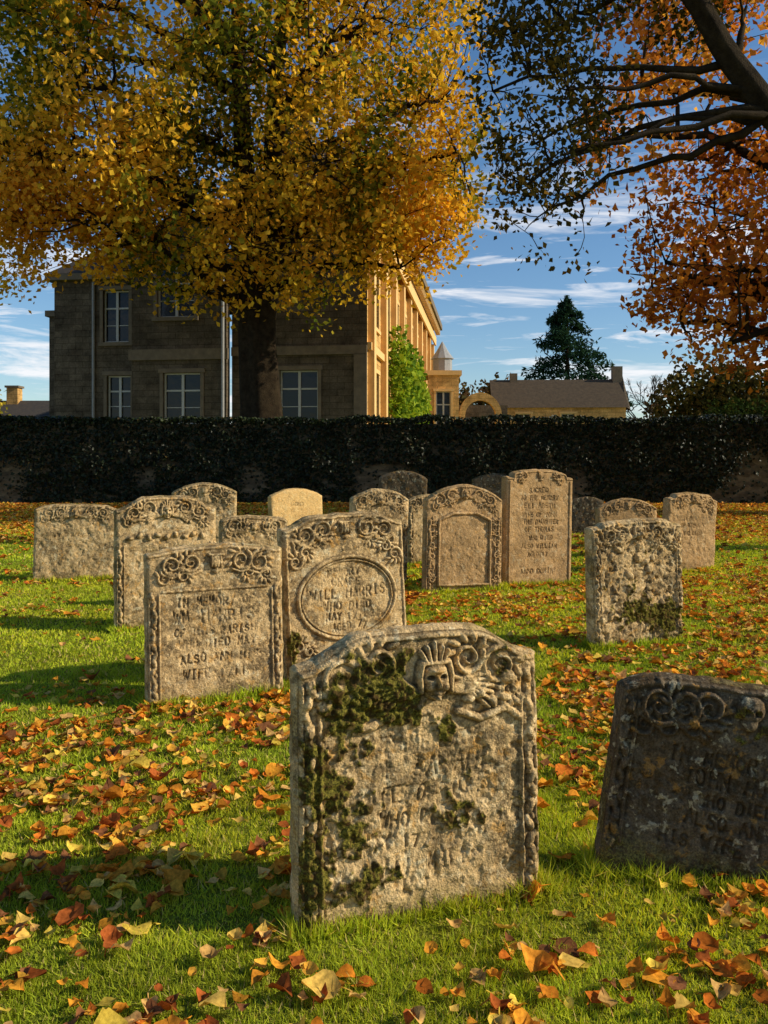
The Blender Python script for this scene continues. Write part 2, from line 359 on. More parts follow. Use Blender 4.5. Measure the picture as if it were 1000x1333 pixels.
        o.location = (loc[0], loc[1], float(gz(loc[0], loc[1]))); o.rotation_euler = (math.radians(pitch), math.radians(roll), math.radians(yaw))
        BASES.append((loc[0], loc[1], math.radians(yaw), s.w, s.th))
        return o
def mb(s, x, z, rx, rz, a): s.moss += a*np.exp(-((s.U-x)/rx)**2-((s.Z-z)/rz)**2)

# -- foreground stone with the mossy cherub
s = Stone(.86, .83, .105, 'ogee', .0036, .11, 1)
s.topband(.2, 'none', 2); s.columns(.04, .78); s.cherub(.035, .775, 1.15)
for sg in (-1, 1):
    s.stroke([(sg*.12, .66), (sg*.2, .63), (sg*.3, .66), (sg*.35, .62)], .014, .02)
    for q in range(5): s.blob(sg*(.16+.045*q), .70+.02*math.sin(q*2), .025, .016, .024, q)
    s.blob(sg*.31, .76, .03, .026, .034)
for ln, z_, h_ in [('IN MEMORY', .545, .05), ('OF SARAH', .46, .06), ('WIFE OF IOHN', .375, .05), ('WHO DIED', .30, .045), ('MAY 1771 AGED', .225, .042), ('HILL MILL', .14, .05)]:
    s.text(ln, z_, h_, .006, .6, .0048)
mb(s, -.17, .80, .13, .12, 1.1); mb(s, -.06, .69, .13, .08, 1.0); mb(s, -.32, .70, .1, .12, .8); mb(s, -.25, .3, .17, .14, .95); mb(s, -.32, .44, .1, .1, .8); mb(s, .16, .3, .08, .08, .85); mb(s, -.15, .14, .22, .06, .8); mb(s, -.4, .2, .06, .3, .7); mb(s, .08, .61, .06, .05, .8); mb(s, -.05, .87, .06, .05, .8)
s.build('gravestone', (.122, 2.82), 19, 0, -1, M_TAN, .4, 1.0, 1, .65)
# -- dark leaning stone on the right
s = Stone(.9, .6, .08, 'soft', .0042, .13, 2)
s.topband(.18, 'skull', 3); s.columns(.05, .56, .03)
for ln, z_, h_ in [('IN MEMORY OF', .385, .048), ('IOHN HUNT', .31, .052), ('WHO DIED', .24, .04), ('ALSO ANN', .165, .048), ('HIS WIFE 1777', .09, .045)]: s.text(ln, z_, h_, .010, .66, .0055)
mb(s, .1, .55, .2, .08, .5); s.build('gravestone', (1.235, 3.02), -9, 9, -6, M_DARK, .2, 1.2, .6, .25)
# -- W. Harris stone
s = Stone(.85, .93, .045, 'arch', .005, .1, 3)
s.topband(.22, 'urn', 2); s.columns(.03, .68)
s.stroke([(-.33, .7), (.33, .7)], .008, .01)
for ln, z_, h_ in [('IN MEMORY OF', .60, .05), ('WM HARRIS', .50, .07), ('OF THIS PARISH', .42, .045), ('WHO DIED MAY', .34, .05), ('ALSO ANN HIS', .25, .05), ('WIFE 1711', .15, .055)]: s.text(ln, z_, h_, .008, .6, .0055)
s.build('gravestone', (-1.06, 5.26), 23, -.5, -2, M_TAN, .3, .7, 0, .5)
# -- oval panel stone
s = Stone(.9, 1.06, .08, 'ogee', .0053, .12, 4)
s.topband(.2, 'urn', 2); s.ellipse(0, .57, .36, .28, .014, .02); s.ellipse(0, .57, .335, .255, .006, .014)
for sg in (-1, 1):
    for q in (0, 1):
        s.spiral(sg*.37, .84-q*.56, .045, 1.3, q*2, sg*(1-2*q)); s.spiral(sg*.3, .9-q*.66, .035, 1.2, 1+q, -sg)
    s.stroke([(sg*.43, 0), (sg*.43, 1.0)], .008, .012)
for ln, z_, h_ in [('MEMORY', .72, .05), ('GRACE', .65, .055), ('WILL HARRIS', .57, .066), ('WHO DIED', .49, .055), ('MAY 1771', .42, .048), ('AGED 77', .35, .045)]: s.text(ln, z_, h_, .008, .56, .0055)
mb(s, -.4, .3, .07, .15, .9); s.build('gravestone', (-.25, 5.76), 26, -2.2, -1, M_TAN, .25, .7, .3, .5)
# -- tall scroll topped stone left
s = Stone(.89, 1.06, .12, 'ogee', .0065, .11, 5); s.topband(.3, 'cherub', 2); s.columns(.05, .75)
for q in range(9): s.blob(-.32+.08*q, .82+.02*(q % 2), .03, .02, .022, q)
for ln, z_, h_ in [('IN MEMORY', .66, .05), ('OF THOS', .56, .055), ('WILLIAMS', .46, .05), ('WHO DIED', .36, .05), ('MARCH 17', .26, .05)]: s.text(ln, z_, h_, .008, .62, .006)
s.build('gravestone', (-1.98, 7.55), 25, 0, -1, M_TAN, .4, 1.0, 0)
# -- far left broad stone
s = Stone(.98, .9, .06, 'soft', .009, .14, 6); s.topband(.25, 'cherub', 2)
for ln, z_, h_ in [('IN MEMORY OF', .55, .05), ('MARY WELLS', .45, .05), ('WHO DIED', .35, .05)]: s.text(ln, z_, h_, .007, .7, .006)
s.build('gravestone', (-3.93, 10.55), 14, 1.2, -2, M_TAN, .5, 1.2, 0, .7)
s = Stone(.82, 1.08, .12, 'arch', .009, .12, 7); s.topband(.2, 'urn', 2); s.build('gravestone', (-2.38, 11.0), 15, 0, 0, M_TAN, .5, 1.2, 0)
s = Stone(.7, .88, .05, 'soft', .008, .1, 8); s.topband(.22, 'urn', 2); s.columns(.05, .6); s.build('gravestone', (-1.38, 8.7), 22, 1, 0, M_TAN, .4, 1, 0)
s = Stone(.92, .95, .12, 'arch', .011, .12, 9)
for ln, z_, h_ in [('SACRED', .8, .05), ('TO THE', .7, .05), ('MEMORY', .6, .05)]: s.text(ln, z_, h_, .006, .6, .008)
s.build('gravestone', (-1.36, 13.0), 36, 0, -3, M_GOLD, .4, .6)
s = Stone(.72, 1.05, .12, 'arch', .009, .1, 10); s.topband(.3, 'cherub', 2); s.columns(.05, .75); s.build('gravestone', (-.08, 9.9), 20, 2, -1, M_TAN, .4, 1)
s = Stone(.8, 1.2, .12, 'arch', .012, .12, 11); s.build('gravestone', (.29, 14.2), 2, 2, 0, M_DARK, .4, 1)
s = Stone(.6, .92, .08, 'arch', .01, .1, 12); s.columns(.05, .85); s.topband(.2, 'urn', 1); s.build('gravestone', (.62, 11.9), 18, 0, 0, M_TAN, .4, 1)
# -- framed panel stone
s = Stone(.95, 1.05, .17, 'arch', .0075, .12, 13); s.topband(.24, 'cherub', 2); s.columns(.05, .85, .045)
for sg in (-1, 1): s.stroke([(sg*.32, .08), (sg*.32, .82)], .018, .024)
s.stroke([(-.32, .08), (.32, .08)], .018, .024); s.stroke([(-.32, .82), (-.15, .90), (.15, .90), (.32, .82)], .018, .024)
for sg in (-1, 1):
    for q in range(6): s.spiral(sg*.4, .15+.13*q, .03, 1, q, sg)
s.build('gravestone', (.90, 9.6), 18, 1, 0, M_BROWN, .3, .8)
# -- tall inscribed stone
s = Stone(.93, 1.3, .09, 'shoulder', .0065, .13, 14); s.topband(.12, 'urn', 1)
for sg in (-1, 1): s.stroke([(sg*.42, .05), (sg*.42, 1.25)], .009, .012)
for ln, z_, h_ in [('SACRED', 1.12, .055), ('TO THE MEMORY', 1.03, .05), ('ELIZABETH', .93, .06), ('WIFE OF IOHN', .83, .05), ('THE DAUGHTER', .74, .05), ('OF THOMAS', .65, .055), ('WHO DIED', .55, .05), ('ALSO WILLIAM', .45, .05), ('AGED 17', .35, .05), ('ANNO DOMINI', .15, .055)]: s.text(ln, z_, h_, .008, .7, .0066)
s.build('gravestone', (1.84, 10.05), 22, 1.2, 0, M_BROWN, .2, .45, 0, .35)
s = Stone(.75, 1.16, .1, 'arch', .012, .12, 15); s.build('gravestone', (1.9, 14.3), 0, 0, 0, M_DARK, .4, 1)
s = Stone(.65, .7, .07, 'arch', .014, .12, 16); s.build('gravestone', (4.02, 16.5), 0, 1, 0, M_DARK, .4, 1)
s = Stone(1.0, .76, .15, 'arch', .012, .12, 17); s.topband(.2, 'urn', 2); s.build('gravestone', (3.8, 13.0), 12, 0, 0, M_BROWN, .4, 1)
# -- rugged stone on the right
s = Stone(.86, .97, .05, 'step', .006, .13, 18); s.topband(.22, 'cherub', 2); s.columns(.1, .9, .03)
for q in range(26): s.blob(s.r.uniform(-.32, .32), s.r.uniform(.25, .9), s.r.uniform(.02, .05), s.r.uniform(.02, .05), .02, q)
mb(s, .1, .25, .3, .12, .9); mb(s, -.1, .5, .3, .3, .35); mb(s, .3, .15, .2, .2, .7)
s.build('gravestone', (2.07, 6.82), 20, -1.3, 0, M_TAN, .5, 1.9, 1)
s = Stone(.86, .98, .09, 'step', .009, .13, 19); s.topband(.2, 'cherub', 2)
for ln, z_, h_ in [('IN MEMORY', .7, .05), ('OF RICHARD', .6, .05), ('WHO DIED', .5, .05)]: s.text(ln, z_, h_, .008, .62, .008)
s.build('gravestone', (4.17, 11.4), 24, 3.5, 0, M_BROWN, .4, 1)

# ------------------------------------------------------------------ grass blades
Ps = []; Hs = []; Ws = []
for (d0, d1, dens_, h, w) in [(1.3, 2.6, 20000, .023, .0026), (2.6, 3.8, 14000, .024, .0034), (3.8, 6, 6500, .025, .005), (6, 10, 2300, .027, .009), (10, 18, 700, .031, .017), (18, 29, 200, .04, .033)]:
    n = int(dens_*((d1**2-d0**2)/2+1.8*(d1-d0)))
    y = np.sqrt(rng.uniform(d0**2, d1**2, n)); x = rng.uniform(-1, 1, n)*(.5*y+.9)
    Ps.append(np.stack([x, y], 1)); Hs.append(h*rng.uniform(.5, 1.4, n)); Ws.append(w*rng.uniform(.6, 1.3, n))
for bx_, by_, yw, w_, th_ in BASES:
    n = int(min(2600, 9000/by_)); u = rng.uniform(-w_/2-.05, w_/2+.05, n); v_ = rng.choice([-1, 1, 1], n); v_ = -v_*(th_/2+.012+np.abs(rng.normal(0, .02, n)))
    e_ = rng.random(n) < .2; u[e_] = np.sign(u[e_])*(w_/2+.01+np.abs(rng.normal(0, .015, e_.sum()))); v_[e_] = rng.uniform(-th_/2, th_/2, e_.sum())
    Ps.append(np.stack([bx_+u*math.cos(yw)-v_*math.sin(yw), by_+u*math.sin(yw)+v_*math.cos(yw)], 1)); Hs.append(.055*rng.uniform(.4, 1.5, n)); Ws.append(np.full(n, .0012*max(by_, 2.6)))
P = np.concatenate(Ps); H = np.concatenate(Hs); W = np.concatenate(Ws); n = len(P)
cl = fbm(P[:, 0], P[:, 1], 7, 3, 1); H *= .45+1.1*cl
z = gz(P[:, 0], P[:, 1]); a = rng.uniform(0, 2*np.pi, n); la = rng.uniform(0, 2*np.pi, n); lean = H*np.abs(rng.normal(0, .8, n))
B = np.stack([P[:, 0], P[:, 1], z-.004], 1); s = np.stack([np.cos(a)*W, np.sin(a)*W, 0*W], 1)
tip = B+np.stack([np.cos(la)*lean, np.sin(la)*lean, H], 1)
V = np.stack([B-s, B+s, tip], 1).reshape(-1, 3)
k = rng.random(n); cn = fbm(P[:, 0], P[:, 1], .7, 4, 5); c3 = fbm(P[:, 0], P[:, 1], 3.5, 3, 7)
g = np.stack([.36+.34*k*cn*1.6, .46+.17*k, .035+.015*k], 1)*(.35+.5*cn[:, None]+.75*c3[:, None])
dry = rng.random(n) < .08; g[dry] = (.66, .5, .18)
mesh_np('grass', V, np.arange(3*n).reshape(-1, 3), M_GRASS, col=np.repeat(g, 3, 0))

# ------------------------------------------------------------------ fallen leaves
def leaf_template(curl, fold, wv):
    vs = []; zs = [-.5, -.28, 0, .28, .6]; ws = [.08, .38, .44, .27, .0]
    for y_, w_ in zip(zs, ws):
        for sx in (-1, 0, 1):
            vs.append((sx*w_+.04*math.sin(5*y_+wv), y_, curl*(y_*y_)*1.6+fold*abs(sx)*w_*1.2+.07*math.sin(7*y_+sx*2+wv)))
    f = []
    for r_ in range(4):
        for c_ in range(2): a_ = r_*3+c_; f.append((a_, a_+1, a_+4, a_+3))
    vs.append((0.02, -.85, .02)); vs.append((-.02, -.85, .02)); f.append((15, 16, 0, 1))
    return np.array(vs), [f]
def dens(x, y):
    d = .14+1.1*sstep(.44, .66, fbm(x, y, .8, 4, 6))*(1-.7*sstep(5.4, 6.5, y)*sstep(15, 12, y))
    for cx, cy, r, a in [(-1.3, 3.4, .75, 2.6), (-.9, 4.8, .55, 3.0), (-1.9, 4.2, .9, 2.2), (1.05, 4.4, .6, 4), (1.15, 2.35, .45, 3.6), (.95, 2.1, .35, 3.6), (.8, 8.4, 1.1, 2.4), (3.6, 8.8, 1.8, 2.6), (2.4, 5.6, 1.0, 2.8), (-1.0, 2.5, .55, 2.4), (4.4, 10.8, 1.8, 1.8), (.3, 2.35, .35, 1.6), (-.3, 3.5, .5, 1.1), (2.0, 3.9, .7, 2.0), (.2, 7.0, .5, 1.0), (-.5, 2.2, .4, 1.4)]:
        d = d+a*np.exp(-((x-cx)**2+(y-cy)**2)/r**2)
    d = d*(.2+1.5*sstep(.38, .6, fbm(x, y, 3.2, 3, 3)))
    return d+1.9*sstep(12, 21, y)
PAL = np.array([(.92, .36, .04), (.94, .48, .06), (.8, .22, .03), (.92, .58, .12), (.5, .13, .03), (.94, .65, .09), (.88, .5, .15), (.33, .13, .05), (.94, .4, .04), (.88, .3, .03)])
verts = []; faces = []; cols = []; off = 0
for (d0, d1, mx, size) in [(1.3, 6, 150, .054), (6, 12, 105, .058), (12, 29, 46, .082)]:
    n = int(mx*2.6*((d1**2-d0**2)/2+2.4*(d1-d0)))
    y = np.sqrt(rng.uniform(d0**2, d1**2, n)); x = rng.uniform(-1, 1, n)*(.5*y+1.2)
    kp = rng.random(n)*2.6 < dens(x, y); x, y = x[kp], y[kp]; n = len(x)
    var = rng.integers(0, 8, n)
    for q in range(8):
        T, F = leaf_template([.1, .5, -.2, .8, .25, -.1, 1.1, .3][q], [.15, .35, .5, .1, -.25, .8, .5, .2][q], q*.9)
        i = np.where(var == q)[0]
        if len(i) == 0: continue
        P = np.stack([x[i], y[i], gz(x[i], y[i])+.014+.018*rng.random(len(i))], 1)
        S = size*rng.uniform(.5, 1.2, len(i))*np.where(rng.random(len(i)) < .15, 1.6, 1.0)
        Vv, Ff, k_ = batch(T, F, P, rots(len(i), (0, 0, 1), spread=.2), S)
        c_ = PAL[rng.integers(0, len(PAL), len(i))]*rng.uniform(.65, 1.05, (len(i), 1))
        verts.append(Vv); faces.append(Ff[0]+off); cols.append(np.repeat(c_, k_, 0)); off += len(Vv)
mesh_np('fallen_leaves', np.concatenate(verts), np.concatenate(faces), M_FALLEN, col=np.concatenate(cols), smooth=True)

# ------------------------------------------------------------------ ivy covered wall
wall = empty('ivy_covered_wall', (0, 29, 0))
def boxmesh(name, parent, x0, x1, y0, y1, z0, z1, mat):
    v = [(x, y, z) for x in (x0, x1) for y in (y0, y1) for z in (z0, z1)]
    f = [(0, 1, 3, 2), (4, 6, 7, 5), (0, 4, 5, 1), (2, 3, 7, 6), (0, 2, 6, 4), (1, 5, 7, 3)]
    return mesh_np(name, v, np.array(f), mat, parent=parent)
boxmesh('stone_wall', wall, -32, 32, .15, .65, -.3, 2.7, M_RUB)
boxmesh('coping', wall, -32, 32, .08, .72, 2.7, 2.8, M_RUB)
n = 52000
x = rng.uniform(-26, 26, n); zz = rng.uniform(0, 3.0, n)
hole = fbm(x, zz*1.3, .55, 4, 3)
gap = (zz < 1.4) & (hole > .63)
for cx, cz, r_ in [(-8.3, .9, .35), (-4.6, .8, .45), (13, .9, .7), (-13.2, .7, .6), (6.6, .7, .5)]: gap |= ((x-cx)**2+((zz-cz)*.8)**2 < r_*r_*(.6+.9*rng.random(n)))
kp = ~(gap & (rng.random(n) < .88)); x, zz = x[kp], zz[kp]; n = len(x)
yy = .1-.45*fbm(x, zz, .9, 4, 4)*rng.random(n)**.5*sstep(-.2, 1.6, zz)-.02
wav = .3*(fbm(x, x*0, .8, 4, 2)-.4)
zt = zz+wav*sstep(1.5, 3, zz)
P1 = np.stack([x, yy, zt], 1)
m_ = 15000; x = rng.uniform(-26, 26, m_); P2 = np.stack([x, rng.uniform(-.25, .8, m_), 2.82+.3*(fbm(x, x*0, .8, 4, 2)-.4)+rng.uniform(0, .2, m_)], 1)
P = np.concatenate([P1, P2]); n = len(P)
R = np.concatenate([rots(len(P1), (0, -1.4, .5)), rots(m_, (0, -.3, 1.3))])
Vv, Ff, k_ = batch(LEAF4[0], LEAF4[1], P, R, rng.uniform(.07, .16, n))
cc = np.array([(.011, .016, .005)])*rng.uniform(.4, 1.8, (n, 1)); cc[len(P1):] *= 1.9; br = rng.random(n) < .05; cc[br] = (.06, .04, .012)  # top leaves lightened in colour to imitate sun on the wall top
mesh_np('ivy', Vv, Ff, M_IVY, col=np.repeat(cc, k_, 0), parent=wall)

# ------------------------------------------------------------------ trees
def tube(pts, rad, sides=8, flute=0):
    pts = np.asarray(pts, float); n = len(pts); rad = np.asarray(rad)
    tg = np.gradient(pts, axis=0); tg /= np.linalg.norm(tg, axis=1)[:, None]+1e-9
    up = np.array([.13, .97, .2]) if abs(tg[0, 2]) > .5 else np.array([0, 0, 1.])
    a = np.cross(tg, up); a /= np.linalg.norm(a, axis=1)[:, None]+1e-9; b = np.cross(tg, a)
    th = np.linspace(0, 2*np.pi, sides, endpoint=False)
    rr = rad[:, None]*(1+flute*np.sin(th*5)[None]+flute*.7*np.sin(th*3+1)[None])
    V = pts[:, None]+(a[:, None]*np.cos(th)[None, :, None]+b[:, None]*np.sin(th)[None, :, None])*rr[..., None]
    i = np.arange(sides); f = []
    for k in range(n-1): f.append(np.stack([k*sides+i, k*sides+(i+1) % sides, (k+1)*sides+(i+1) % sides, (k+1)*sides+i], 1))
    return V.reshape(-1, 3), np.concatenate(f)
def curve(a, b, n, wob, sag, r):
    t = np.linspace(0, 1, n)[:, None]; L = np.linalg.norm(b-a)
    p = a*(1-t)+b*t; p[:, 2] += (sag*L*np.sin(np.pi*t[:, 0]))
    w = r.normal(size=(n, 3))*wob*L; w = np.cumsum(w, 0); w -= t*w[-1]; w[0] = 0
    return p+w*.5
def make_tree(name, trunks, env, n1, n2, n3, leaves, lsize, pal, mat, seed, sag=.12, hole=.0, spread=.38, r1=.2, bias=(0, 0, .6), noise_s=.25, extra=None, wsc=None):
    r = np.random.default_rng(seed); e = empty(name, tuple(trunks[0][0][0]))
    o0 = np.array(trunks[0][0][0], float); VV = []; FF = []; off = 0
    def add(p, rad, sides=7, fl=0):
        nonlocal off
        v, f = tube(p, rad, sides, fl); VV.append(v-o0); FF.append(f+off); off += len(v)
    nodes = []
    for pts, rad, start in trunks:
        pts = np.array(pts, float); t = np.linspace(0, 1, 28); tt = np.linspace(0, 1, len(pts))
        p = np.stack([np.interp(t, tt, pts[:, i]) for i in range(3)], 1); p[1:-1] = (p[:-2]+2*p[1:-1]+p[2:])/4
        p += np.cumsum(r.normal(size=p.shape)*.02, 0)*np.array([1, 1, .3])
        rd = np.interp(t, tt, rad); add(p, rd, 24, .11)
        k = p[:, 2] > start; nodes.append(np.concatenate([p[k], rd[k][:, None]], 1))
    nodes = np.concatenate(nodes)
    envs = [env]+(extra or []); wts = np.array([e_[1][0]*e_[1][2] for e_ in envs])*np.array(wsc or [1]*len(envs)); wts = wts/wts.sum()
    def sample(n, shell):
        res = []
        for (c, rad, ex), wt in zip(envs, wts):
            out = []; cnt = 0; m = max(1, int(n*wt))
            while cnt < m:
                q = r.uniform(-1, 1, (m*4, 3))
                rr = (np.abs(q[:, 0])**ex+np.abs(q[:, 1])**ex+np.abs(q[:, 2])**ex)**(1/ex)
                p = np.array(c)+q*np.array(rad); wob = .3*(fbm(p[:, 0]+p[:, 1], p[:, 2], .35, 3, seed+3)-.5)
                ok = (rr+wob < 1) & (rr > shell)
                if hole: ok &= (fbm(p[:, 0]+p[:, 1]*.5, p[:, 2]+p[:, 1]*.3, noise_s, 3, seed) > hole)
                out.append(p[ok]); cnt += ok.sum()
            res.append(np.concatenate(out)[:m])
        return np.concatenate(res)
    def attach(T, nodes, rbase, nseg, wob, sg, upbias):
        res = []
        for q in T:
            d = np.linalg.norm(nodes[:, :3]-q, axis=1)+.6*np.maximum(0, nodes[:, 2]-q[2]+upbias)
            b = nodes[np.argmin(d)]
            p = curve(b[:3], q, nseg, wob, sg, r); r0 = min(b[3]*.75, rbase); rd = np.linspace(r0, max(r0*.3, .008), nseg)
            add(p, rd, 6 if rbase > .1 else 4); res.append(np.concatenate([p[2:], rd[2:, None]], 1))
        return np.concatenate(res)
    N1 = attach(sample(n1, .55), nodes, r1, 9, .05, sag, 2.0)
    A2 = np.concatenate([nodes[::3], N1]); N2 = attach(sample(n2, .3), A2, r1*.35, 6, .07, sag*.6, .5)
    A3 = np.concatenate([N1[::2], N2]); T3 = sample(n3, .25); attach(T3, A3, r1*.12, 4, .08, 0, 0)
    mesh_np('trunk_and_branches', np.concatenate(VV), np.concatenate(FF), M_BARK, smooth=True, parent=e)
    c = np.repeat(T3, r.integers(leaves//2, leaves*3//2, len(T3)), 0); n = len(c)
    c = c+r.normal(size=(n, 3))*spread*np.array([1, 1, .7]); c[:, 2] -= np.abs(r.normal(0, spread*.6, n))
    Vv, Ff, k_ = batch(LEAF4[0], LEAF4[1], c-o0, rots(n, bias, r), lsize*r.uniform(.6, 1.35, n))
    cn = fbm(c[:, 0]+c[:, 1]*.3, c[:, 2]+c[:, 1]*.5, .45, 3, seed+1)+r.normal(0, .12, n)
    pal = np.array(pal); idx = np.clip(cn, .2, .8)-.2; idx = idx/.6*(len(pal)-1); i0 = np.floor(idx).astype(int).clip(0, len(pal)-2)
    col = pal[i0]+(pal[i0+1]-pal[i0])*(idx-i0)[:, None]; col = col*r.uniform(.65, 1.25, (n, 1))
    mesh_np('foliage', Vv, Ff, mat, col=np.repeat(col, k_, 0), parent=e)
    return e
LIME = [(.09, .12, .015), (.26, .24, .025), (.74, .48, .04), (.9, .54, .05), (.76, .39, .04)]
make_tree('lime_tree', [([(-4.45, 31, 1.2), (-4.5, 31, 3), (-4.75, 31, 7), (-5.0, 30.8, 10), (-5.3, 30.5, 14), (-5.4, 30.3, 18), (-5.4, 30.2, 23)], [1.0, .74, .62, .42, .3, .22, .08], 6.5),
   ([(-4.45, 30.9, 4.8), (-4.35, 30.7, 7.5), (-4.1, 30.5, 10), (-3.9, 30.5, 14), (-3.6, 30.4, 18), (-3.4, 30.4, 21)], [.4, .42, .36, .28, .18, .06], 7.5)],
   ((-4.9, 29.6, 16.0), (8.4, 5.6, 9.2), 2.6), 36, 330, 2500, 28, .21, LIME, M_LEAF, 21, sag=.1, hole=.44, spread=.42,
   extra=[((-12.5, 29, 14.5), (3.6, 3.5, 7.0), 2), ((-9.6, 28.6, 11.2), (4.2, 2.8, 3.1), 2.2), ((.2, 29, 11.0), (2.9, 2.8, 3.3), 2)], wsc=[1.25, .5, 1.3, 1.2])
CHEST = [(.3, .09, .02), (.55, .19, .03), (.78, .31, .045), (.5, .17, .03), (.82, .44, .07)]
make_tree('horse_chestnut_tree', [([(14.5, 23, -.2), (14.4, 23, 3), (14.2, 22.8, 7), (14.6, 22.6, 12), (14.4, 22.6, 16.5)], [.8, .6, .5, .3, .08], 3.0)],
   ((13.6, 22.6, 10.7), (8.1, 5.0, 7.7), 2.3), 34, 220, 1200, 26, .2, CHEST, M_LEAF, 5, sag=.1, hole=.44, spread=.38)
BACKLIT = [(.04, .036, .01), (.08, .06, .012), (.13, .08, .015), (.26, .13, .02)]  # backlit darkness of the overhanging crown put into its leaf colours
make_tree('overhanging_tree', [([(10.5, 14, -.2), (10.1, 14, 3), (8.6, 14, 5.6), (6.75, 14, 6.9), (5.95, 14, 8.0), (5.2, 14, 9.1), (4.2, 14, 10.3), (2.6, 13.9, 11.2)], [.5, .4, .3, .22, .19, .16, .1, .05], 7.2),
   ([(10.1, 14, 3), (10.4, 14.3, 7), (10.2, 14.4, 12)], [.35, .28, .06], 6)],
   ((2.85, 14, 9.3), (1.4, 1.6, 4.4), 2.0), 14, 90, 340, 22, .11, BACKLIT, M_DLEAF, 8, sag=.05, hole=.44, spread=.19, r1=.08, bias=(0, 0, .3), noise_s=.5, extra=[((5.1, 14, 10.6), (1.8, 1.6, 2.2), 2)])
def conifer(name, loc, h, rad, seed, n=11000):
    r = np.random.default_rng(seed); e = empty(name, loc)
    v, f = tube([(0, 0, 0), (0, 0, h*.5), (0, 0, h)], [h*.025, h*.014, .02], 8); mesh_np('trunk', v, f, M_BARK, parent=e)
    nb = 110; az = r.uniform(0, 2*np.pi, nb); bz = np.linspace(.05, .99, nb)
    i = r.integers(0, nb, n); L = rad*(1-bz[i])**.7*(.7+.6*_tab[0][i % 256, 5])+.2; a = az[i]+r.normal(0, .26, n); t_ = r.random(n)**.6
    p = np.stack([np.cos(a)*L*t_, np.sin(a)*L*t_, bz[i]*h-.15*L*t_**2+r.normal(0, .25, n)], 1)
    Vv, Ff, k_ = batch([(0, -.5, 0), (.16, 0, .04), (0, .6, -.1), (-.16, 0, .04)], [[(0, 1, 2, 3)]], p, rots(n, (0, 0, .8), r), r.uniform(.5, 1.1, n)*h*.045)
    c = np.array([(.022, .05, .028)])*r.uniform(.4, 1.8, (n, 1)); mesh_np('needles', Vv, Ff, M_DLEAF, col=np.repeat(c, k_, 0), parent=e)
conifer('conifer_tree', (21.0, 95, 3), 17.0, 7.6, 4)
def bush(name, blobs, lsize, pal, n, seed, mat=M_LEAF):
    r = np.random.default_rng(seed); e = empty(name, blobs[0][:3]); o0 = np.array(blobs[0][:3]); P = []
    w = np.array([b[3]*b[5] for b in blobs]); w = w/w.sum()
    for b, ww in zip(blobs, w):
        m = int(n*ww); q = r.normal(size=(m, 3)); q /= np.linalg.norm(q, axis=1)[:, None]; q *= (r.random((m, 1))**.4)
        q *= .8+.45*fbm(q[:, :1]*2+5, q[:, 2:]*2, 1.5, 3, seed)
        P.append(np.array(b[:3])+q*np.array(b[3:6]))
    P = np.concatenate(P)-o0; m = len(P)
    Vv, Ff, k_ = batch(LEAF4[0], LEAF4[1], P, rots(m, (0, 0, .5), r), lsize*r.uniform(.6, 1.4, m)); pal = np.array(pal)
    c = pal[r.integers(0, len(pal), m)]*r.uniform(.6, 1.3, (m, 1)); mesh_np('leaves', Vv, Ff, mat, col=np.repeat(c, k_, 0), parent=e)
    v, f = tube([(0, 0, -blobs[0][2]), (0, 0, 0)], [.2, .08], 6); mesh_np('stems', v, f, M_BARK, parent=e)
bush('distant_trees', [(10, 118, 8, 4, 3, 5), (14, 120, 8, 5, 3, 4.5), (17, 118, 9, 4, 3, 4.5), (6, 120, 7, 4, 3, 3), (42, 120, 8, 5, 4, 5), (52, 125, 9, 8, 4, 7)], .7, [(.16, .08, .035), (.1, .07, .03), (.12, .09, .03)], 6000, 1)
bush('yew_tree', [(19.5, 50, 4.5, 3.2, 3, 3.2), (22.5, 50, 4.5, 3, 3, 3)], .3, [(.05, .05, .012), (.1, .08, .02), (.14, .1, .03)], 7000, 2, M_DLEAF)
bush('golden_bush', [(-28, 56, 4, 2.4, 2.4, 4.2), (-30.5, 56, 4, 3, 2.4, 5)], .3, [(.6, .45, .05), (.35, .32, .04)], 5000, 3)
bush('clipped_hedge', [(18+1.1*i, 44, 3.0, 1.3, 1.2, 1.9) for i in range(8)], .2, [(.03, .05, .012), (.05, .07, .02)], 10000, 6, M_DLEAF)
r = np.random.default_rng(9); e = empty('bare_tree', (27, 85, 2)); VV = []; FF = []; off = 0
def rec(p, d, L, rad, lv):
    global off
    q = p+d*L; v, f = tube([p, (p+q)/2+r.normal(0, .04*L, 3), q], [rad, rad*.85, rad*.65], 5); VV.append(v); FF.append(f+off); off += len(v)
    if lv:
        for _ in range(3 if lv > 2 else 4):
            nd = d+r.normal(0, .45, 3); nd[2] += .15; nd /= np.linalg.norm(nd); rec(q, nd, L*r.uniform(.6, .85), rad*.6, lv-1)
rec(np.zeros(3), np.array([0, 0, 1.]), 2.6, .22, 5)
mesh_np('branches', np.concatenate(VV), np.concatenate(FF), M_BARK, parent=e)

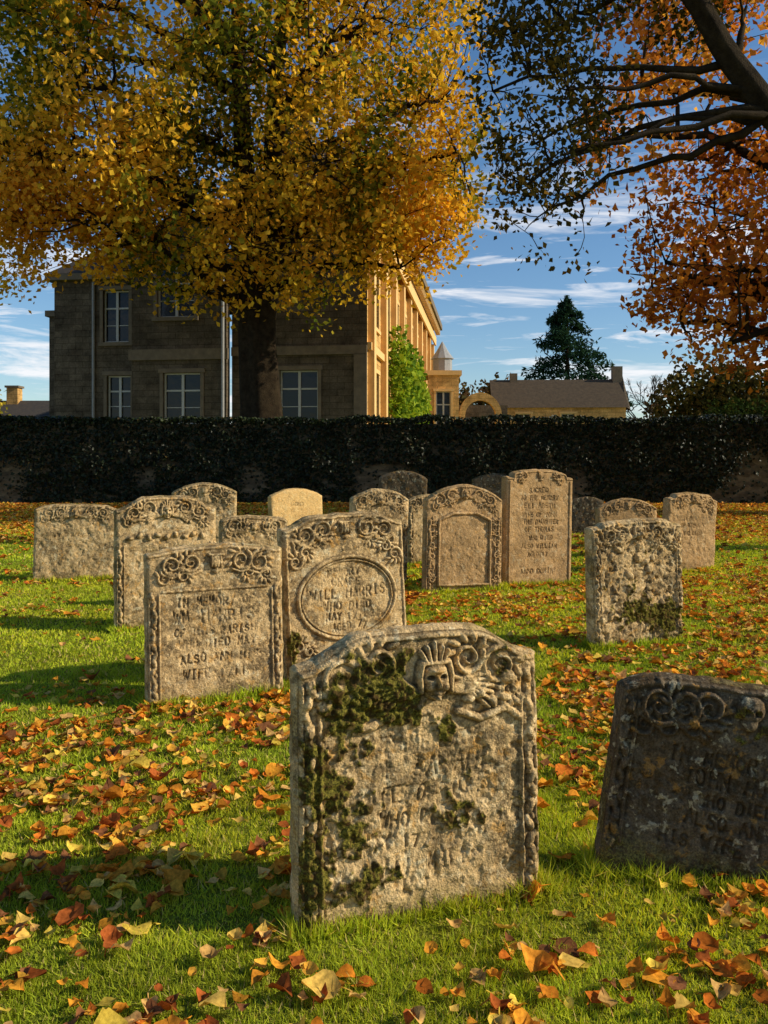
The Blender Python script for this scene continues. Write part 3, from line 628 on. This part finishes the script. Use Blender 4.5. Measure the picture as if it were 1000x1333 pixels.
# ------------------------------------------------------------------ house
def panel(name, parent, mp, u0, u1, z0, z1, ops, mat, rev=.28):
    us = sorted({u0, u1, *[a for o in ops for a in o[:2]]}); zs = sorted({z0, z1, *[a for o in ops for a in o[2:4]]})
    V = []; F = []
    def q(*pts):
        i = len(V); V.extend(mp(*p) for p in pts); F.append((i, i+1, i+2, i+3))
    for i in range(len(us)-1):
        for j in range(len(zs)-1):
            cu, cz = (us[i]+us[i+1])/2, (zs[j]+zs[j+1])/2
            if any(o[0] < cu < o[1] and o[2] < cz < o[3] for o in ops): continue
            q((us[i], zs[j], 0), (us[i+1], zs[j], 0), (us[i+1], zs[j+1], 0), (us[i], zs[j+1], 0))
    for a, b, c, d in [o[:4] for o in ops]:
        q((a, c, 0), (a, d, 0), (a, d, rev), (a, c, rev)); q((b, c, 0), (b, c, rev), (b, d, rev), (b, d, 0))
        q((a, c, 0), (a, c, rev), (b, c, rev), (b, c, 0)); q((a, d, 0), (b, d, 0), (b, d, rev), (a, d, rev))
    mesh_np(name, V, np.array(F), mat, parent=parent)
    gV = []; gF = []; fV = []; fF = []; tV = []; tF = []
    def bx(Vl, Fl, a, b, c, d, e0, e1):
        i = len(Vl); Vl.extend(mp(u, z, e) for u in (a, b) for z in (c, d) for e in (e0, e1))
        Fl.extend([tuple(i+k for k in f) for f in [(0, 1, 3, 2), (4, 6, 7, 5), (0, 4, 5, 1), (2, 3, 7, 6), (0, 2, 6, 4), (1, 5, 7, 3)]])
    for a, b, c, d in [o[:4] for o in ops]:
        i = len(gV); gV.extend([mp(a, c, rev-.04), mp(b, c, rev-.04), mp(b, d, rev-.04), mp(a, d, rev-.04)]); gF.append((i, i+1, i+2, i+3))
        w = .07; m = (a+b)/2
        bx(fV, fF, a, a+w, c, d, rev-.12, rev-.045); bx(fV, fF, b-w, b, c, d, rev-.12, rev-.045)
        bx(fV, fF, a+w, b-w, c, c+w, rev-.12, rev-.045); bx(fV, fF, a+w, b-w, d-w, d, rev-.12, rev-.045)
        bx(fV, fF, m-.06, m+.06, c+w, d-w, rev-.14, rev-.05)
        zc = c+(d-c)*.66; bx(fV, fF, a+w, m-.062, zc-.04, zc+.04, rev-.11, rev-.05); bx(fV, fF, m+.062, b-w, zc-.04, zc+.04, rev-.11, rev-.05)
        zc = c+(d-c)*.33; bx(fV, fF, a+w, m-.062, zc-.018, zc+.018, rev-.1, rev-.05); bx(fV, fF, m+.062, b-w, zc-.018, zc+.018, rev-.1, rev-.05)
        bx(tV, tF, a-.16, a-.003, c, d, -.05, .05); bx(tV, tF, b+.003, b+.16, c, d, -.05, .05)
        bx(tV, tF, a-.22, b+.22, d+.003, d+.2, -.09, .05); bx(tV, tF, a-.22, b+.22, c-.18, c-.003, -.12, .05)
    if gV:
        mesh_np('glass', gV, np.array(gF), M_GLASS, parent=parent); mesh_np('window_frames', fV, np.array(fF), M_WHITE, parent=parent)
        mesh_np('window_surrounds', tV, np.array(tF), M_TRIMLIT if mat == M_HLIT else M_TRIM, parent=parent)
def roofmesh(parent, x0, x1, y0, y1, z0, z1, inset, mat, name='roof'):
    i = inset; V = [(x0, y0, z0), (x1, y0, z0), (x1, y1, z0), (x0, y1, z0)]
    if (x1-x0) < (y1-y0): c = (x0+x1)/2; V += [(c, y0+i, z1), (c, y1-i, z1)]; F3 = [(0, 1, 4), (2, 3, 5)]; F4 = [(1, 2, 5, 4), (3, 0, 4, 5)]
    else: c = (y0+y1)/2; V += [(x0+i, c, z1), (x1-i, c, z1)]; F3 = [(3, 0, 4), (1, 2, 5)]; F4 = [(0, 1, 5, 4), (2, 3, 4, 5)]
    mesh_np(name, V, [np.array(F3), np.array(F4)], mat, parent=parent)
H = empty('stone_mansion', (-.77, 38, 0), math.radians(-7.4))
fr = lambda y0: (lambda u, z, d: (u, y0+d, z))
sd = lambda x0: (lambda u, z, d: (x0-d, u, z))
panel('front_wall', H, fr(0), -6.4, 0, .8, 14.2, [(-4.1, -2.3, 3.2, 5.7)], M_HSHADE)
ops = []
for k in range(9):
    v0 = 2.0+k*4.4; ops += [(v0, v0+1.7, 3.0, 5.8), (v0, v0+1.7, 8.0, 10.9)]
panel('side_wall', H, sd(0), 0, 41, .8, 14.2, ops, M_HLIT)
for k in range(10):
    v0 = .02+k*4.4
    boxmesh('pilaster', H, .003, .3, v0+.25, v0+.9, .8, 12.4, M_TRIMLIT)
boxmesh('string_course_side', H, .01, .2, .0, 41, 6.6, 6.95, M_TRIMLIT)
boxmesh('architrave', H, .31, .45, -.02, 41, 12.4, 13.2, M_TRIMLIT)
boxmesh('string_course_front', H, -6.4, -.003, -.12, -.003, 6.4, 6.8, M_TRIM)
boxmesh('corner_quoin', H, -.6, -.003, -.14, -.004, .8, 6.38, M_TRIM)
boxmesh('cornice', H, -6.6, 1.0, -.6, 41.4, 13.9, 14.4, M_TRIM)
for k in range(58): boxmesh('bracket', H, .47, .85, .2+k*.7, .42+k*.7, 13.3, 13.88, M_TRIMLIT)
roofmesh(H, -6.5, .95, -.5, 41.3, 14.42, 17.2, 4, M_SLATE)
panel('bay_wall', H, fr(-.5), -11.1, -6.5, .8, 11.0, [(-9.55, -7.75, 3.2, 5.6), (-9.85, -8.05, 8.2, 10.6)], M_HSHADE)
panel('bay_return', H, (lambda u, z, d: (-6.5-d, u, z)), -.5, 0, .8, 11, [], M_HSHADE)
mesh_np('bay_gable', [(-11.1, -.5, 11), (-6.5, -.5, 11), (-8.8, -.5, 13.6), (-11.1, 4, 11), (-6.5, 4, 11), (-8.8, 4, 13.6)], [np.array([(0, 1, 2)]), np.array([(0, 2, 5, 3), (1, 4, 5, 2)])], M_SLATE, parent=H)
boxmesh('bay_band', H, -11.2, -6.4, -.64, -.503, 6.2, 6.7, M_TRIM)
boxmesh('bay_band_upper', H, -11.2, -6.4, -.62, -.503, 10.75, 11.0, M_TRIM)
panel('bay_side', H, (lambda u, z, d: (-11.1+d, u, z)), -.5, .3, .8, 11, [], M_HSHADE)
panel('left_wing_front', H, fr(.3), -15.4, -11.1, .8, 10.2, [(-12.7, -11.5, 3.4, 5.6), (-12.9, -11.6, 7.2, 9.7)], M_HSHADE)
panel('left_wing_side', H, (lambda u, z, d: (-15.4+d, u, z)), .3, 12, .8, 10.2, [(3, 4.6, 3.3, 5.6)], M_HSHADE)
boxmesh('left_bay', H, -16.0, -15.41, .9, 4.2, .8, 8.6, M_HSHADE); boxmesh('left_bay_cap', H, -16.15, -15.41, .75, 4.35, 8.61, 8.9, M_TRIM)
boxmesh('left_cornice', H, -15.7, -11.1, -.05, 12, 10.2, 10.5, M_TRIM)
roofmesh(H, -15.7, -6.6, .0, 12, 10.52, 13.6, 3, M_SLATE, 'left_roof')
for px_, z1_ in ((-6.62, 11), (-13.35, 10.1)):
    v, f = tube([(px_, -.66 if px_ > -7 else .2, 1), (px_, -.66 if px_ > -7 else .2, z1_)], [.07, .07], 8); mesh_np('downpipe', v, f, M_PIPE, parent=H)
boxmesh('chimney', H, -5.4, -3.8, 5, 6.4, 15, 20, M_HSHADE); boxmesh('chimney_left', H, -14.2, -12.9, 5, 6.2, 12, 15.5, M_HSHADE)
r = np.random.default_rng(77); n = 9000
v_ = r.uniform(5.5, 27, n); hh = 1.0+np.clip(8.0-.016*(v_-8)**2, 3, 8)-1.6*np.abs(np.sin(v_*.45+.5)); z_ = 1.1+r.random(n)**.8*hh*.85
Pw = np.stack([.2+1.4*r.random(n)*np.sin(np.clip((z_-1)/hh, 0, 1)*3.0+.1)**.5*(.6+.8*fbm(v_, z_, .5, 3, 1)), v_, z_], 1)
Vv, Ff, k_ = batch(LEAF4[0], LEAF4[1], Pw, rots(n, (.8, 0, .4), r), r.uniform(.2, .42, n)); c = np.array([(.24, .36, .03), (.34, .42, .04), (.1, .18, .02)])[r.integers(0, 3, n)]
mesh_np('climbing_plant', Vv, Ff, M_LEAF, col=np.repeat(c, k_, 0), parent=H)

# ------------------------------------------------------------------ garden arch and pavilion
G = empty('garden_pavilion', (3.3, 62, 2.3))
panel('front', G, fr(0), .0, 2.3, 0, 5.6, [(.6, 1.7, 1.5, 4.4)], M_HLIT); panel('flank', G, sd(2.3), 0, 4, 0, 5.6, [], M_HLIT)
boxmesh('cornice', G, -.2, 2.5, -.2, 4, 5.6, 5.95, M_TRIMLIT)
v, f = tube([(1.2, 2, 5.95), (1.2, 2, 7.0), (1.2, 2, 7.05), (1.2, 2, 7.6), (1.2, 2, 8.4)], [.75, .75, .9, .5, .03], 10); mesh_np('cupola', v, f, M_PIPE, parent=G)
A = empty('garden_arch', (5.75, 62.3, 2.3))
th = np.linspace(0, np.pi, 17); V = []; F = []
ri, c0 = 1.15, 1.5
for y_ in (0, .6):
    for a_ in th: V.append((c0-ri*math.cos(a_), y_, 2.6+ri*math.sin(a_)))
    for a_ in th: V.append((c0-1.6*math.cos(a_), y_, 2.6+1.75*math.sin(a_)))
n_ = 17
for k in range(16): F += [(k, k+1, n_+k+1, n_+k), (2*n_+k, 3*n_+k, 3*n_+k+1, 2*n_+k+1), (k, 2*n_+k, 2*n_+k+1, k+1), (n_+k, n_+k+1, 3*n_+k+1, 3*n_+k)]
mesh_np('arch_ring', V, np.array(F), M_HLIT, parent=A)
boxmesh('pier_left', A, -.1, .35, 0, .6, 0, 2.598, M_HLIT); boxmesh('pier_right', A, 2.65, 3.1, 0, .6, 0, 2.598, M_HLIT)
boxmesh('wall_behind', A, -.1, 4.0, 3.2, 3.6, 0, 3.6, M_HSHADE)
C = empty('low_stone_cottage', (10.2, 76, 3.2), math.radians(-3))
panel('front', C, fr(0), 0, 11.8, 0, 3.2, [(2, 3.2, 1, 2.6), (6, 7.2, 1, 2.6)], M_HLIT)
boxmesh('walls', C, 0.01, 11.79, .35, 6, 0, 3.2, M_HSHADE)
V = [(-.3, -.3, 3.15), (12, -.3, 3.15), (12, 3, 6.0), (-.3, 3, 6.0), (-.3, 6.3, 3.15), (12, 6.3, 3.15)]
mesh_np('roof', V, [np.array([(0, 1, 2, 3), (3, 2, 5, 4)]), ], M_TILE, parent=C)
mesh_np('gable', [(11.8, 0, 3.2), (11.8, 6, 3.2), (11.8, 3, 5.9), (12.2, 0, 3.0), (12.2, 6, 3.0), (12.2, 3, 6.3)], [np.array([(0, 1, 2), (3, 5, 4)]), np.array([(0, 2, 5, 3), (2, 1, 4, 5)])], M_HSHADE, parent=C)
boxmesh('chimney', C, 11.2, 12.1, 2.6, 3.4, 5.6, 7.2, M_TRIM); boxmesh('chimney_far', C, 1.6, 2.3, 2.7, 3.3, 5.6, 6.6, M_TRIM)
L = empty('outbuilding', (-29, 58, 1.8))
boxmesh('walls', L, 0, 5.6, 0, 5, 0, 2.4, M_HSHADE); roofmesh(L, -.3, 5.9, -.3, 5.3, 2.38, 4.1, .2, M_SLATE)
boxmesh('chimney', L, 1.7, 2.5, 2, 2.8, 3, 5.0, M_HLIT); boxmesh('chimney_cap', L, 1.6, 2.6, 1.9, 2.9, 5.003, 5.15, M_TRIM)

# ------------------------------------------------------------------ light, sky, camera
EL = math.radians(28); az = math.radians(-5); sx, sy, sz = math.cos(EL)*math.cos(az), math.cos(EL)*math.sin(az), math.sin(EL)
sun = bpy.data.lights.new('sun', 'SUN'); sun.energy = 5; sun.angle = math.radians(.5); sun.color = (1, .9, .7)
so = bpy.data.objects.new('sun', sun); COL.objects.link(so); so.rotation_euler = Vector((sx, sy, sz)).to_track_quat('Z', 'Y').to_euler(); so.location = (30, 0, 30)
w = bpy.data.worlds.new('World'); sc.world = w; w.use_nodes = True; nt = w.node_tree; nt.nodes.clear()
def N(t, **k):
    x = nt.nodes.new(t)
    for a_, b_ in k.items(): setattr(x, a_, b_)
    return x
lk = nt.links.new
sky = N('ShaderNodeTexSky', sky_type='NISHITA'); sky.sun_disc = False; sky.sun_elevation = EL; sky.sun_rotation = math.pi/2-az
sky.air_density = 1.0; sky.dust_density = .25; sky.ozone_density = 3.0
hs = N('ShaderNodeHueSaturation'); hs.inputs['Saturation'].default_value = 1.15; lk(sky.outputs[0], hs.inputs['Color'])
tc = N('ShaderNodeTexCoord'); sep = N('ShaderNodeSeparateXYZ'); lk(tc.outputs['Generated'], sep.inputs[0])
r2 = N('ShaderNodeValToRGB'); r2.color_ramp.elements[0].position = .24; r2.color_ramp.elements[0].color = (1, 1, 1, 1); r2.color_ramp.elements[1].position = .42; r2.color_ramp.elements[1].color = (0, 0, 0, 1); lk(sep.outputs[2], r2.inputs[0])
last = hs.outputs[0]
for sca, rot, lo, hi, loc_, amt in [((3.2, 3.2, 22), 16, .52, .65, (0, 0, 0), .9), ((6, 6, 60), 22, .56, .7, (3.1, 1.2, .7), .8)]:
    mp = N('ShaderNodeMapping'); mp.inputs['Scale'].default_value = sca; mp.inputs['Rotation'].default_value = (0, math.radians(rot), 0); mp.inputs['Location'].default_value = loc_
    no = N('ShaderNodeTexNoise'); no.inputs['Scale'].default_value = 1.1; no.inputs['Detail'].default_value = 6; no.inputs['Roughness'].default_value = .62; no.inputs['Distortion'].default_value = .6
    r1 = N('ShaderNodeValToRGB'); r1.color_ramp.elements[0].position = lo; r1.color_ramp.elements[1].position = hi; r1.color_ramp.elements[1].color = (amt, amt, amt, 1)
    mu = N('ShaderNodeMath', operation='MULTIPLY'); mx = N('ShaderNodeMix', data_type='RGBA'); mx.inputs[7].default_value = (7.6, 7.6, 7.8, 1)
    lk(tc.outputs['Generated'], mp.inputs[0]); lk(mp.outputs[0], no.inputs[0]); lk(no.outputs[0], r1.inputs[0])
    lk(r1.outputs[0], mu.inputs[0]); lk(r2.outputs[0], mu.inputs[1]); lk(mu.outputs[0], mx.inputs[0]); lk(last, mx.inputs[6]); last = mx.outputs[2]
bg = N('ShaderNodeBackground'); bg.inputs[1].default_value = .13; ow = N('ShaderNodeOutputWorld')
lk(last, bg.inputs[0]); lk(bg.outputs[0], ow.inputs[0])
cam = bpy.data.cameras.new('camera'); co = bpy.data.objects.new('camera', cam); COL.objects.link(co); sc.camera = co
co.location = (0, 0, 1.5); co.rotation_euler = (math.radians(90), 0, 0); cam.sensor_fit = 'VERTICAL'; cam.sensor_height = 36; cam.lens = 29.17; cam.shift_y = -66.5/1333
cam.clip_end = 5000; cam.clip_start = .05
sc.view_settings.view_transform = 'Standard'; sc.view_settings.look = 'None'; sc.view_settings.exposure = 0
